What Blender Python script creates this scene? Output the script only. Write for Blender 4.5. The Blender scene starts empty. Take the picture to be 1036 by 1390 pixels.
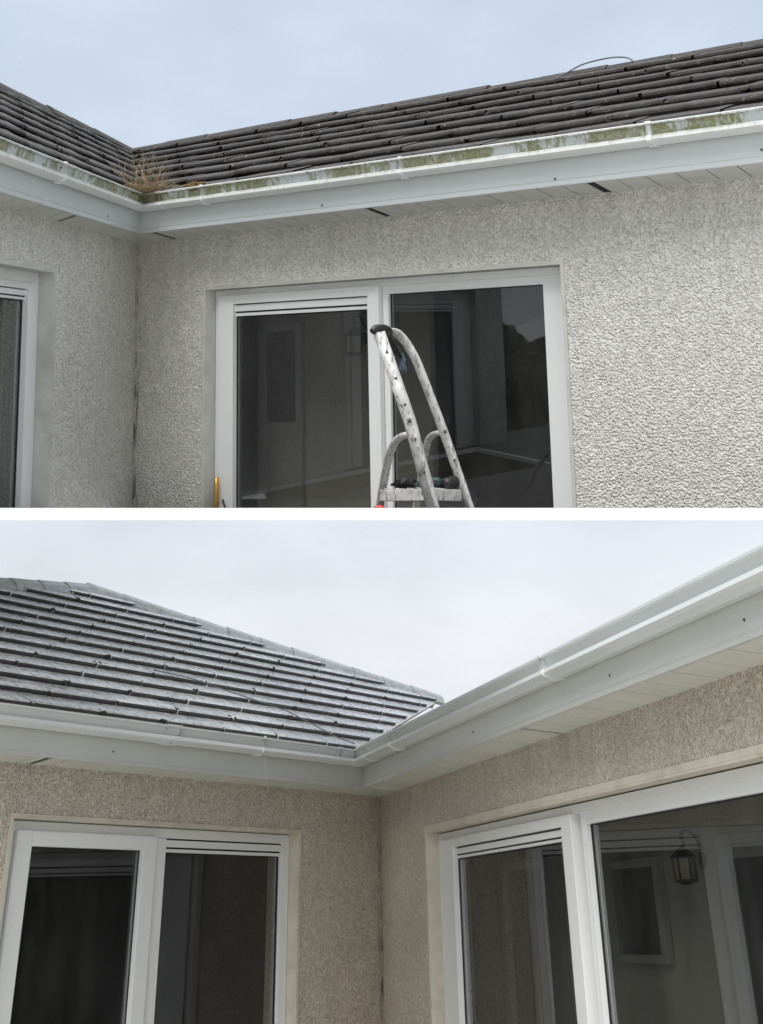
import bpy, bmesh, math, random
from mathutils import Vector, Matrix, noise
random.seed(7)
S = bpy.context.scene
col = S.collection
R_ = math.radians

# ------------------------------------------------------------------ camera
CAM_RIGHT = Vector((0.999784, 0.011568, -0.017249))
CAM_UP = Vector((0.020768, -0.556873, 0.830338))
CAM_BACK = Vector((0.0, -0.830517, -0.556993))
cd = bpy.data.cameras.new('camera')
cam = bpy.data.objects.new('camera', cd); col.objects.link(cam)
cam.matrix_world = Matrix((CAM_RIGHT, CAM_UP, CAM_BACK)).transposed().to_4x4()
cd.sensor_fit = 'HORIZONTAL'; cd.sensor_width = 36.0
cd.lens = 36.0 * 1650 / 1036
cd.shift_y = -545 / 1036
cd.clip_start = 0.05; cd.clip_end = 500
S.camera = cam

# ------------------------------------------------------------------ light
SUN_EL, SUN_AZ = 42, 200          # degrees; soft sun behind the cloud, behind the viewer
W = bpy.data.worlds.new('World'); S.world = W; W.use_nodes = True
nt = W.node_tree; nt.nodes.clear()
def wn(t, **k):
    n_ = nt.nodes.new(t)
    for a, b in k.items(): setattr(n_, a, b)
    return n_
wo = wn('ShaderNodeOutputWorld'); bg = wn('ShaderNodeBackground')
tc = wn('ShaderNodeTexCoord'); sep = wn('ShaderNodeSeparateXYZ')
nt.links.new(tc.outputs['Generated'], sep.inputs[0])
rmp = wn('ShaderNodeValToRGB')
mr = wn('ShaderNodeMapRange'); mr.inputs['From Min'].default_value = -1; mr.inputs['From Max'].default_value = 1
nt.links.new(sep.outputs['Z'], mr.inputs['Value']); nt.links.new(mr.outputs[0], rmp.inputs[0])
stops = [(-1.0, (.36, .37, .37)), (-.15, (.41, .42, .43)), (.0, (.445, .455, .47)), (.19, (.440, .453, .475)), (.24, (.425, .445, .475)), (.32, (.36, .40, .458)),
         (.45, (.340, .392, .462)), (.66, (.325, .375, .445)), (.76, (.82, .86, .91)), (1.0, (1.42, 1.45, 1.48))]
e = rmp.color_ramp.elements
while len(e) < len(stops): e.new(0.5)
for i, (z, c) in enumerate(stops):
    e[i].position = (z + 1) / 2; e[i].color = (*c, 1)
nz = wn('ShaderNodeTexNoise'); nz.inputs['Scale'].default_value = 5.0; nz.inputs['Detail'].default_value = 5
mp = wn('ShaderNodeMapping'); mp.inputs['Scale'].default_value = (1, 1, 2.2)
nt.links.new(tc.outputs['Generated'], mp.inputs[0]); nt.links.new(mp.outputs[0], nz.inputs['Vector'])
m2 = wn('ShaderNodeMapRange'); m2.inputs['From Min'].default_value = .3; m2.inputs['From Max'].default_value = .7
m2.inputs['To Min'].default_value = .90; m2.inputs['To Max'].default_value = 1.10
nt.links.new(nz.outputs['Fac'], m2.inputs['Value'])
vm = wn('ShaderNodeVectorMath', operation='SCALE')
nt.links.new(rmp.outputs[0], vm.inputs[0]); nt.links.new(m2.outputs[0], vm.inputs['Scale'])
sky = wn('ShaderNodeTexSky', sky_type='NISHITA'); sky.sun_disc = False
sky.sun_elevation = R_(SUN_EL); sky.sun_rotation = R_(SUN_AZ)
v2 = wn('ShaderNodeVectorMath', operation='SCALE'); v2.inputs['Scale'].default_value = 0.003
nt.links.new(sky.outputs[0], v2.inputs[0])
va = wn('ShaderNodeVectorMath', operation='ADD')
nt.links.new(vm.outputs[0], va.inputs[0]); nt.links.new(v2.outputs[0], va.inputs[1])
nt.links.new(va.outputs[0], bg.inputs['Color']); bg.inputs['Strength'].default_value = 1.0
nt.links.new(bg.outputs[0], wo.inputs[0])

sd = bpy.data.lights.new('sun', 'SUN'); sd.energy = 1.5; sd.angle = R_(40); sd.color = (1, .97, .93)
sun = bpy.data.objects.new('sun', sd); col.objects.link(sun)
az = R_(SUN_AZ)
sdir = Vector((math.sin(az) * math.cos(R_(SUN_EL)), math.cos(az) * math.cos(R_(SUN_EL)), math.sin(R_(SUN_EL))))
sun.rotation_euler = sdir.to_track_quat('Z', 'Y').to_euler()
S.view_settings.view_transform = 'Standard'; S.view_settings.look = 'None'
S.view_settings.exposure = 0.88; S.view_settings.gamma = 1; S.view_settings.use_curve_mapping = False

# ------------------------------------------------------------------ materials
def new_mat(name):
    m = bpy.data.materials.new(name); m.use_nodes = True
    return m, m.node_tree, m.node_tree.nodes['Principled BSDF']
class NT:
    def __init__(s, t): s.t = t
    def n(s, typ, ins=None, **k):
        x = s.t.nodes.new(typ)
        for a, b in k.items(): setattr(x, a, b)
        for a, b in (ins or {}).items():
            if isinstance(b, bpy.types.NodeSocket): s.t.links.new(b, x.inputs[a])
            else: x.inputs[a].default_value = b
        return x
    def noise(s, vec, scale, detail=3, rough=.55):
        return s.n('ShaderNodeTexNoise', {'Vector': vec, 'Scale': scale, 'Detail': detail, 'Roughness': rough}).outputs['Fac']
    def rng(s, v, a, b, c=0., d=1.):
        return s.n('ShaderNodeMapRange', {'Value': v, 'From Min': a, 'From Max': b, 'To Min': c, 'To Max': d}).outputs[0]
    def mix(s, f, a, b, mode='MIX'):
        x = s.n('ShaderNodeMix', data_type='RGBA', blend_type=mode)
        for i, v in ((0, f), (6, a), (7, b)):
            if isinstance(v, bpy.types.NodeSocket): s.t.links.new(v, x.inputs[i])
            else: x.inputs[i].default_value = v if i == 0 else (*v, 1)
        return x.outputs[2]
    def math(s, op, a, b=0.):
        return s.n('ShaderNodeMath', {0: a, 1: b}, operation=op).outputs[0]
    def link(s, a, b): s.t.links.new(a, b)
    def bump(s, h, dist, strength=1.0, normal=None):
        ins = {'Height': h, 'Distance': dist, 'Strength': strength}
        if normal is not None: ins['Normal'] = normal
        return s.n('ShaderNodeBump', ins).outputs[0]

def m_roughcast(name, c_hi, c_lo, c_pit, stain, dist):
    m, t, p = new_mat(name); N = NT(t)
    o = N.n('ShaderNodeTexCoord').outputs['Object']
    warp = N.n('ShaderNodeVectorMath', {0: o, 1: N.n('ShaderNodeVectorMath', {0: N.n('ShaderNodeTexNoise', {'Vector': o, 'Scale': 30.}).outputs['Color'], 'Scale': .018}, operation='SCALE').outputs[0]}, operation='ADD').outputs[0]
    v = N.n('ShaderNodeTexVoronoi', {'Vector': warp, 'Scale': 80.}, feature='F1').outputs['Distance']
    n1 = N.noise(o, 85, 3, .65); n2 = N.noise(o, 190, 2); big = N.noise(o, 2.2, 4); mid = N.noise(o, 9, 3)
    h = N.math('ADD', N.math('MULTIPLY', N.rng(v, 0, .7, 1, 0), .8), N.math('ADD', N.math('MULTIPLY', n1, 1.2), N.math('MULTIPLY', n2, .25)))
    cell = N.n('ShaderNodeTexVoronoi', {'Vector': warp, 'Scale': 62.}, feature='F1')
    cs = N.n('ShaderNodeSeparateColor', {0: cell.outputs['Color']}).outputs[0]
    c = N.mix(N.rng(N.math('ADD', N.math('MULTIPLY', n1, .6), N.math('MULTIPLY', cs, .4)), .36, .64), c_lo, c_hi)
    c = N.mix(N.rng(cell.outputs['Distance'], .58, .9, 0, .45), c, c_pit)  # shade in the pits between stones put into the colour
    c = N.mix(N.rng(N.noise(o, .9, 4, .6), .45, .65, 0, .16), c, tuple(x * .72 for x in c_lo))
    c = N.mix(N.rng(big, .35, .7, 0, .3), c, tuple(x * .8 for x in c_lo))
    c = N.mix(N.rng(N.noise(o, 105, 2, .5), .60, .69, 0, .9), c, c_pit)
    # mould and dirt in the inner corner, patchy darkening round it, streaks stronger upward
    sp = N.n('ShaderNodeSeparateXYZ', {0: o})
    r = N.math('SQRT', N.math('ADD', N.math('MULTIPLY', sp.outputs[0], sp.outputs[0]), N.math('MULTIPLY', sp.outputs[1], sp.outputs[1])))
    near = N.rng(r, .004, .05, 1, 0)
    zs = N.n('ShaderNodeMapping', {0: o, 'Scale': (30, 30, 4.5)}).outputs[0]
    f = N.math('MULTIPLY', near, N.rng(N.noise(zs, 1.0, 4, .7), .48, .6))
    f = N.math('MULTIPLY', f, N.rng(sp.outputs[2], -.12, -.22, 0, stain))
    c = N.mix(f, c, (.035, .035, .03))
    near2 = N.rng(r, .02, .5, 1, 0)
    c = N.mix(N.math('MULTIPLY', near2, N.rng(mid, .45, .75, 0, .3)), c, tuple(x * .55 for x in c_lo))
    runs = N.n('ShaderNodeMapping', {0: o, 'Scale': (7, 7, .35)}).outputs[0]
    up = N.rng(sp.outputs[2], -.55, 0, 0, 1)
    c = N.mix(N.math('MULTIPLY', N.rng(N.noise(runs, 1.0, 5, .6), .45, .8), N.math('MULTIPLY', up, .4)), c, tuple(x * .5 for x in c_lo))
    N.link(c, p.inputs['Base Color']); p.inputs['Roughness'].default_value = .93
    N.link(N.bump(h, dist, 1.0), p.inputs['Normal'])
    return m

def m_plain(name, c, rough=.4, var=.06, scale=14, dirt=None, dirt_amt=.25, bump=0., even=False, spec=.5, metal=0.):
    m, t, p = new_mat(name); N = NT(t)
    o = N.n('ShaderNodeTexCoord').outputs['Object']
    nn = N.noise(o, scale, 4)
    k = N.mix(N.rng(nn, .3, .7), tuple(x * (1 - var) for x in c), tuple(min(1, x * (1 + var)) for x in c))
    if dirt: k = N.mix(N.rng(N.noise(o, scale * .45, 6, .65), .5, .78, 0, dirt_amt), k, dirt)
    N.link(k, p.inputs['Base Color'])
    if rough > .45: N.link(N.rng(N.noise(o, scale * 2, 3), .3, .7, rough * .8, min(1, rough * 1.2)), p.inputs['Roughness'])
    else: p.inputs['Roughness'].default_value = rough
    p.inputs['Specular IOR Level'].default_value = spec; p.inputs['Metallic'].default_value = metal
    if bump: N.link(N.bump(N.noise(o, scale * 6, 3), bump, .6), p.inputs['Normal'])
    return m

def m_gutter_dirty(name):
    m, t, p = new_mat(name); N = NT(t)
    o = N.n('ShaderNodeTexCoord').outputs['Object']; sp = N.n('ShaderNodeSeparateXYZ', {0: o})
    z = sp.outputs[2]
    st = N.n('ShaderNodeMapping', {0: o, 'Scale': (26, 26, 5)}).outputs[0]
    big = N.noise(o, 3.4, 3, .6); fine = N.noise(st, 1.0, 5, .7); sp2 = N.noise(o, 60, 3, .7)
    panel = N.math('MULTIPLY', N.rng(z, .176, .19), N.rng(z, .242, .236))
    g = N.math('MULTIPLY', N.rng(N.math('ADD', N.math('MULTIPLY', fine, .65), N.math('MULTIPLY', big, .85)), .69, .77), panel)
    g = N.math('MULTIPLY', g, N.rng(sp2, .3, .6, .45, 1))
    base = N.mix(N.math('MULTIPLY', panel, .7), (.72, .74, .72), (.50, .54, .55))  # recessed panel painted greyer than lip and band, for its shade
    c = N.mix(N.math('MULTIPLY', g, .85), base, (.185, .18, .025))
    edge_ = N.math('ADD', N.math('MULTIPLY', N.rng(z, .225, .236), N.rng(z, .243, .238)), .0)
    d = N.math('MULTIPLY', N.rng(N.math('ADD', N.noise(st, 1.7, 6, .8), N.math('MULTIPLY', edge_, .10)), .60, .70), N.rng(z, .15, .17))
    c = N.mix(N.math('MULTIPLY', d, .75), c, (.07, .065, .035))
    lowband = N.math('MULTIPLY', N.rng(z, .155, .165), N.rng(z, .19, .182))
    c = N.mix(N.math('MULTIPLY', lowband, N.rng(fine, .5, .8, 0, .55)), c, (.36, .33, .15))
    N.link(c, p.inputs['Base Color']); p.inputs['Roughness'].default_value = .45
    return m

def m_tile(name, wet):
    m, t, p = new_mat(name); N = NT(t)
    o = N.n('ShaderNodeTexCoord').outputs['Object']; oi = N.n('ShaderNodeObjectInfo').outputs['Random']
    off = N.n('ShaderNodeVectorMath', {0: o, 1: N.n('ShaderNodeCombineXYZ', {0: N.math('MULTIPLY', oi, 37.), 1: oi, 2: 0.}).outputs[0]}, operation='ADD').outputs[0]
    n1 = N.noise(off, 18, 5, .65); n2 = N.noise(off, 90, 3, .6)
    if wet:
        c = N.mix(N.rng(n1, .35, .65), (.46, .46, .46), (.86, .86, .86))  # pale colour stands in for sky sheen on the wet film
        rl, rh, bd = .18, .45, .0015
    else:
        c = N.mix(N.rng(n1, .35, .65), (.014, .012, .011), (.042, .036, .032))
        c = N.mix(N.rng(N.noise(off, 34, 5, .7), .57, .68, 0, .7), c, (.17, .155, .125))
        c = N.mix(N.rng(N.noise(off, 11, 5, .7), .60, .72, 0, .6), c, (.075, .07, .025))
        rl, rh, bd = .5, .8, .002
    c = N.mix(N.rng(oi, 0, 1, 0, .35), c, ((.16, .16, .16) if wet else (.025, .022, .022)))
    N.link(c, p.inputs['Base Color'])
    N.link(N.rng(n1, .3, .7, rl, rh), p.inputs['Roughness'])
    N.link(N.bump(n2, bd, .8), p.inputs['Normal'])
    p.inputs['Specular IOR Level'].default_value = .95 if wet else .3
    if wet:
        p.inputs['Coat Weight'].default_value = .5; p.inputs['Coat Roughness'].default_value = .18
    return m

def m_glass(name):
    m, t, p = new_mat(name); t.nodes.remove(p); N = NT(t)
    o = N.n('ShaderNodeTexCoord').outputs['Object']
    tr = N.n('ShaderNodeBsdfTransparent', {'Color': (.82, .83, .82, 1)})
    nrm = N.bump(N.noise(o, 1.1, 1), .0035, .12)
    gl = N.n('ShaderNodeBsdfGlossy', {'Color': (.92, .95, 1, 1), 'Roughness': .012, 'Normal': nrm})
    fr = N.n('ShaderNodeFresnel', {'IOR': 1.62})
    bf = N.n('ShaderNodeNewGeometry').outputs['Backfacing']
    fac = N.math('MULTIPLY', N.math('ADD', N.math('MULTIPLY', fr.outputs[0], 1.15), .01), N.math('SUBTRACT', 1.0, bf))
    mx = N.n('ShaderNodeMixShader', {0: fac, 1: tr.outputs[0], 2: gl.outputs[0]})
    df_ = N.n('ShaderNodeBsdfDiffuse', {'Color': (.55, .56, .55, 1)})
    sm = N.n('ShaderNodeMapping', {0: o, 'Scale': (5, 5, 1.6)}).outputs[0]
    m3 = N.n('ShaderNodeMixShader', {0: N.rng(N.noise(sm, 1.0, 6, .7), .42, .8, .003, .028), 1: mx.outputs[0], 2: df_.outputs[0]})
    N.link(m3.outputs[0], t.nodes['Material Output'].inputs[0])
    return m

def m_alu(name):
    m, t, p = new_mat(name); N = NT(t)
    o = N.n('ShaderNodeTexCoord').outputs['Object']
    st = N.n('ShaderNodeMapping', {0: o, 'Scale': (60, 60, 12)}).outputs[0]
    c = N.mix(N.rng(N.noise(o, 22, 4), .3, .7), (.46, .45, .44), (.72, .71, .69))
    c = N.mix(N.rng(N.noise(st, 1.0, 5, .75), .52, .64, 0, .9), c, (.10, .08, .06))
    N.link(c, p.inputs['Base Color']); p.inputs['Metallic'].default_value = .2
    N.link(N.rng(N.noise(o, 40, 3), .3, .7, .3, .6), p.inputs['Roughness'])
    return m

M = dict(
    wall1=m_roughcast('roughcast_grey_white', (.95, .93, .875), (.76, .74, .685), (.27, .27, .25), .95, .014),
    wall2=m_roughcast('roughcast_beige', (.97, .90, .78), (.78, .69, .565), (.38, .31, .23), .95, .016),
    reveal1=m_plain('painted_reveal_grey', (.56, .56, .52), .8, .08, 10, (.25, .24, .19), .5, .001),
    reveal2=m_plain('painted_reveal_cream', (.60, .555, .46), .8, .08, 10, (.24, .20, .13), .5, .001),
    upvc=m_plain('white_upvc', (.80, .81, .80), .28, .012, 3),
    upvc_grey=m_plain('weathered_upvc', (.56, .59, .59), .4, .03, 1.5),
    upvc_clean=m_plain('washed_upvc', (.70, .725, .72), .25, .02, 2, (.56, .57, .55), .3),
    fascia2=m_plain('fascia_upvc', (.58, .59, .56), .3, .03, 2, (.42, .43, .40), .3),
    soffit1=m_plain('soffit_upvc', (.60, .61, .56), .5, .04, 9, (.35, .34, .27), .4),
    soffit2=m_plain('soffit_upvc_cream', (.68, .68, .61), .45, .03, 9, (.42, .40, .31), .3),
    gasket=m_plain('black_gasket', (.012, .012, .013), .5, .1),
    dark=m_plain('dark_gap', (.02, .02, .02), .9, .1),
    gut1=m_gutter_dirty('algae_stained_gutter'),
    tile1=m_tile('dry_concrete_tile', False), tile2=m_tile('wet_concrete_tile', True),
    ridge2=m_plain('wet_ridge_cap', (.42, .43, .43), .35, .12, 20, (.10, .10, .09), .6, .001),
    under=m_plain('roof_underlay', (.02, .02, .02), .9, .1),
    glass=m_glass('window_glass'),
    brass=m_plain('brass_handle', (.55, .33, .08), .3, .1, 30, metal=.7),
    alu=m_alu('scuffed_aluminium'),
    black=m_plain('black_plastic', (.015, .015, .017), .4, .1),
    red=m_plain('red_plastic', (.55, .04, .03), .4, .1),
    teal=m_plain('teal_cloth', (.10, .15, .15), .9, .3, 40, (.03, .03, .03), .6, .003),
    blue=m_plain('pale_blue_cloth', (.07, .10, .13), .9, .3, 40, (.05, .07, .09), .6, .003),
    slab_darkener=m_plain('dark_slab_top', (.10, .10, .095), .85, .25, 3, (.05, .05, .04), .5, .003),
    slab=m_plain('white_concrete', (.84, .84, .83), .75, .02, 8),
    ground=m_plain('patio_concrete', (.52, .51, .48), .85, .15, 1.5, (.2, .2, .17), .5, .003),
    inner=m_plain('reflected_wall_beige', (.22, .205, .18), .85, .06, 3),
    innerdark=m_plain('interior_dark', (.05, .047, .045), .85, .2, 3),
    reflframe=m_plain('reflected_frame_dim', (.20, .20, .19), .5, .05),  # dim tone of frames that stand for reflections
    sofa=m_plain('purple_grey_fabric', (.10, .085, .125), .95, .25, 12),
    iron=m_plain('lantern_iron', (.02, .02, .018), .5, .1),
    amber=m_plain('lantern_glass', (.20, .17, .11), .3, .2),
    straw=m_plain('dead_grass', (.27, .205, .125), .85, .7, 25),
    moss=m_plain('orange_moss', (.13, .075, .02), .95, .5, 40, (.05, .06, .012), .7, .004),
    wire=m_plain('roof_cable', (.12, .13, .135), .5, .1),
    wood=m_plain('fence_timber', (.11, .085, .055), .8, .3, 5, (.04, .035, .025), .6, .003),
    leaf=m_plain('hedge_leaf', (.035, .06, .018), .6, .5, 9),
    screw=m_plain('screw_head', (.10, .10, .10), .5, .1),
    jointnub=m_plain('dark_joint_nub', (.035, .032, .022), .95, .6, 40, (.10, .085, .05), .6, .003),
    edgeshade=m_plain('wet_tile_edge_shade', (.030, .030, .030), .4, .4, 25, (.075, .075, .07), .5, .001),  # shade of the lap bands painted on the wet tile noses
    debris=m_plain('roof_debris', (.09, .075, .045), .9, .6, 60),
    chalk=m_plain('lichen_crumb', (.36, .35, .30), .9, .3, 60),
)

# ------------------------------------------------------------------ mesh helpers
def mesh_obj(name, verts, faces, mat, parent=None, clips=(), smooth=False, bevel=0., link=True):
    bm = bmesh.new()
    vs = [bm.verts.new(v) for v in verts]
    for f in faces:
        try: bm.faces.new([vs[i] for i in f])
        except ValueError: pass
    bmesh.ops.remove_doubles(bm, verts=bm.verts, dist=1e-6)
    bmesh.ops.recalc_face_normals(bm, faces=bm.faces)
    for co, no in clips:
        r = bmesh.ops.bisect_plane(bm, geom=bm.verts[:] + bm.edges[:] + bm.faces[:], plane_co=co, plane_no=no, clear_outer=True)
        cut = [x for x in r['geom_cut'] if isinstance(x, bmesh.types.BMEdge)]
        if cut:
            try: bmesh.ops.contextual_create(bm, geom=cut)
            except Exception: pass
    if not bm.verts: bm.free(); return None
    me = bpy.data.meshes.new(name); 
    if bevel:
        ed = [x for x in bm.edges if len(x.link_faces) == 2 and x.calc_face_angle(0) > .6]
        bmesh.ops.bevel(bm, geom=ed, offset=bevel, segments=2, affect='EDGES', profile=.7, clamp_overlap=True)
    bm.to_mesh(me); bm.free()
    if smooth:
        for pl in me.polygons: pl.use_smooth = True
    me.materials.append(mat)
    o = bpy.data.objects.new(name, me)
    if link: col.objects.link(o)
    if parent: o.parent = parent
    return o

BOXF = [(0, 1, 3, 2), (4, 6, 7, 5), (0, 4, 5, 1), (2, 3, 7, 6), (0, 2, 6, 4), (1, 5, 7, 3)]
def add_tag(o, label, cat, group=None, kind=None):
    if label: o['label'] = label
    if cat: o['category'] = cat
    if group: o['group'] = group
    if kind: o['kind'] = kind
    return o
def tube(pts, rad, n=8, flat=None):
    """verts, faces of a tube through pts; rad a number or a list; flat squeezes the section"""
    V, F = [], []
    pts = [Vector(p) for p in pts]
    up = Vector((0, 0, 1))
    last = None
    for i, p in enumerate(pts):
        d = (pts[min(i + 1, len(pts) - 1)] - pts[max(i - 1, 0)]).normalized()
        a = last if last is not None else (up if abs(d.z) < .9 else Vector((1, 0, 0)))
        x = a.cross(d).normalized() if last is None else (last - d * last.dot(d)).normalized()
        last = x; y = d.cross(x)
        r = rad[i] if isinstance(rad, (list, tuple)) else rad
        for k in range(n):
            t = 2 * math.pi * k / n
            V.append(p + x * math.cos(t) * r + y * math.sin(t) * r * (flat or 1))
    for i in range(len(pts) - 1):
        for k in range(n):
            F.append((i * n + k, i * n + (k + 1) % n, (i + 1) * n + (k + 1) % n, (i + 1) * n + k))
    F.append(tuple(range(n))); F.append(tuple((len(pts) - 1) * n + k for k in range(n)))
    return V, F
def smooth_path(pts, k=5):
    pts = [Vector(p) for p in pts]; out = []
    P = [pts[0] * 2 - pts[1]] + pts + [pts[-1] * 2 - pts[-2]]
    for i in range(1, len(P) - 2):
        for j in range(k):
            t = j / k
            out.append(.5 * ((2 * P[i]) + (P[i + 1] - P[i - 1]) * t + (2 * P[i - 1] - 5 * P[i] + 4 * P[i + 1] - P[i + 2]) * t * t + (3 * P[i] - P[i - 1] - 3 * P[i + 1] + P[i + 2]) * t ** 3))
    out.append(pts[-1]); return out

K1, K2 = 1.15, .85       # sizes of the two corners in metres
# ------------------------------------------------------------------ the deck slab and the ground
SLAB_N = Vector((0.019713, -0.267241, 0.963428)).normalized()
SX = CAM_RIGHT.copy(); SYv = SLAB_N.cross(SX).normalized()      # across, and away
d0 = 4.845                                                       # metres from the eye's foot to the front edge
def slabp(x, y, z): return SX * x + SYv * y + SLAB_N * z
def sheet(name, polys, z0, z1, mat):
    V, F = [], []
    for out in polys:
        n_ = len(out); b = len(V)
        V += [slabp(x, y, z1) for x, y in out] + [slabp(x, y, z0) for x, y in out]
        F += [tuple(b + q for q in range(n_)), tuple(b + q for q in range(2 * n_ - 1, n_ - 1, -1))] + [(b + i, b + (i + 1) % n_, b + n_ + (i + 1) % n_, b + n_ + i) for i in range(n_)]
    o = mesh_obj(name, V, F, mat); o.scale = (K1,) * 3; return o
# front walk, a strip under the right wall, a strip under the left wing; open well added between them to let light down
front = [(-2.4, d0), (3.2, d0), (3.2, 5.5), (1.2, 5.9), (-.55, 5.9), (-.55, 5.75), (-2.4, 5.75)]
right = [(3.2, 5.5), (3.2, 5.75), (2.0, 6.35), (.1, 7.45), (-1.2, 8.35), (-1.62, 7.75), (-.55, 6.95), (-.55, 5.9), (1.2, 5.9)]
left = [(-2.4, 5.75), (-1.85, 5.75), (-1.62, 7.75), (-1.2, 8.35), (-2.4, 8.35)]
sl = sheet('deck_slab', [front, right, left], -.0235, .004, M['slab']); add_tag(sl, 'thin white slab running across between the upper and the lower house corner', None, kind='structure')
kb = sheet('kerb', [[(-2.4, d0 - .002), (3.2, d0 - .002), (3.2, d0 + .06), (-2.4, d0 + .06)]], -.0240, .0200, M['slab']); add_tag(kb, 'white raised edge along the front of the slab', None, kind='structure')
pv_ = sheet('slab_darkener', [[(-2.38, d0 + .07), (3.18, d0 + .07), (3.18, 5.48), (1.2, 5.88), (-.57, 5.88), (-.57, 5.73), (-2.38, 5.73)], [(3.18, 5.48), (3.18, 5.74), (2.0, 6.33), (.1, 7.43), (-1.2, 8.33), (-1.60, 7.75), (-.53, 6.95), (-.53, 5.88), (1.2, 5.88)], [(-2.38, 5.73), (-1.87, 5.73), (-1.62, 7.73), (-1.2, 8.33), (-2.38, 8.33)]], .0041, .0070, M['slab_darkener']); add_tag(pv_, 'dark grey sheet added over the white slab to darken the door reflection', None, kind='structure')  # unseen dark sheet, added to keep the reflection in the door dark

GZ = .848416 * K2 - 2.37 * K2 + .002
g = mesh_obj('ground', [(30 * math.cos(a * math.pi / 16), 30 * math.sin(a * math.pi / 16), GZ) for a in range(32)], [tuple(range(32))], M['ground'])
add_tag(g, 'pale concrete patio around the house', None, kind='structure')

# ------------------------------------------------------------------ a house corner
class House:
    def __init__(s, name, origin, xdir, zdir, ct, st, label, clip=None, k=1.0):
        X = Vector(xdir).normalized(); Z = Vector(zdir).normalized(); Y = Z.cross(X)
        s.mw = Matrix((X, Y, Z)).transposed().to_4x4(); s.mw = s.mw @ Matrix.Scale(k, 4); s.mw.translation = Vector(origin) * k
        s.ct, s.st = ct, st
        s.root = bpy.data.objects.new(name, None); col.objects.link(s.root); s.root.matrix_world = s.mw
        s.root.empty_display_size = .2
        add_tag(s.root, label, 'house', 'house corners with white eaves')
        s.D = {'R': Vector((1, 0, 0)), 'L': Vector((ct, -st, 0))}
        s.N = {'R': Vector((0, -1, 0)), 'L': Vector((st, ct, 0))}
        s.clips = []
        if clip:
            inv = s.mw.inverted(); co = inv @ clip[0]; no = s.mw.to_3x3().inverted() @ clip[1]
            s.clips = [(co, no)]
    def P(s, side, u, d, h): return s.D[side] * u + s.N[side] * d + Vector((0, 0, h))
    def mu(s, dthis, dother): return (dother + dthis * s.ct) / s.st
    def box(s, name, side, u, d, h, mat, parent=None, bevel=0., clips=()):
        vs = [s.P(side, uu, dd, hh) for uu in u for dd in d for hh in h]
        return mesh_obj(name, vs, BOXF, mat, parent or s.root, list(s.clips) + list(clips), bevel=bevel)
    def boxes(s, name, side, specs, mat, parent=None, bevel=0.):
        vs, fs = [], []
        for u, d, h in specs:
            b = len(vs)
            vs += [s.P(side, uu, dd, hh) for uu in u for dd in d for hh in h]
            fs += [tuple(i + b for i in f) for f in BOXF]
        return mesh_obj_multi(name, vs, fs, mat, parent or s.root, s.clips, bevel)
    def strip(s, name, prof, oprof, side, u0, u1, mat, parent=None, closed=True, smooth=False):
        """sweep profile [(d,h)] along the wall; u0 None = mitre against the other side's profile offsets"""
        n = len(prof); V = []
        for (d, h), (od, _) in zip(prof, oprof):
            V.append(s.P(side, s.mu(d, od) if u0 is None else u0, d, h))
        for d, h in prof: V.append(s.P(side, u1, d, h))
        F = [(i, (i + 1) % n, n + (i + 1) % n, n + i) for i in range(n if closed else n - 1)]
        if closed: F += [tuple(range(n)), tuple(range(2 * n - 1, n - 1, -1))]
        return mesh_obj(name, V, F, mat, parent or s.root, s.clips)
def mesh_obj_multi(name, vs, fs, mat, parent, clips, bevel):
    bm = bmesh.new(); vv = [bm.verts.new(v) for v in vs]
    for f in fs: bm.faces.new([vv[i] for i in f])
    bmesh.ops.recalc_face_normals(bm, faces=bm.faces)
    for co, no in clips:
        bmesh.ops.bisect_plane(bm, geom=bm.verts[:] + bm.edges[:] + bm.faces[:], plane_co=co, plane_no=no, clear_outer=True)
    if bevel:
        ed = [x for x in bm.edges if len(x.link_faces) == 2]
        bmesh.ops.bevel(bm, geom=ed, offset=bevel, segments=2, affect='EDGES', profile=.7, clamp_overlap=True)
    me = bpy.data.meshes.new(name); bm.to_mesh(me); bm.free(); me.materials.append(mat)
    o = bpy.data.objects.new(name, me); col.objects.link(o)
    if parent: o.parent = parent
    return o

def wall(H, side, u0, u1, top, bot, openings, mat):
    """wall skin with real openings and thickness; openings [(ua,ub,htop,hbot)]"""
    T = -.30
    us = sorted(set([u0, u1] + [x for o in openings for x in o[:2]]))
    specs = []
    for a, b in zip(us[:-1], us[1:]):
        m = (a + b) / 2; op = [o for o in openings if o[0] < m < o[1]]
        if not op: specs.append(((a, b), (T, 0), (bot, top)))
        else:
            specs.append(((a, b), (T, 0), (op[0][2], top)))
            if op[0][3] > bot: specs.append(((a, b), (T, 0), (bot, op[0][3])))
    bm = bmesh.new()
    # one continuous front face would hide the joints: weld the boxes and drop inner faces
    for u, d, h in specs:
        vv = [bm.verts.new(H.P(side, uu, dd, hh)) for uu in u for dd in d for hh in h]
        for f in BOXF: bm.faces.new([vv[i] for i in f])
    bmesh.ops.recalc_face_normals(bm, faces=bm.faces)
    for co, no in H.clips:
        bmesh.ops.bisect_plane(bm, geom=bm.verts[:] + bm.edges[:] + bm.faces[:], plane_co=co, plane_no=no, clear_outer=True)
    me = bpy.data.meshes.new('wall'); bm.to_mesh(me); bm.free(); me.materials.append(mat)
    o = bpy.data.objects.new('wall', me); col.objects.link(o); o.parent = H.root
    return o

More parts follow.
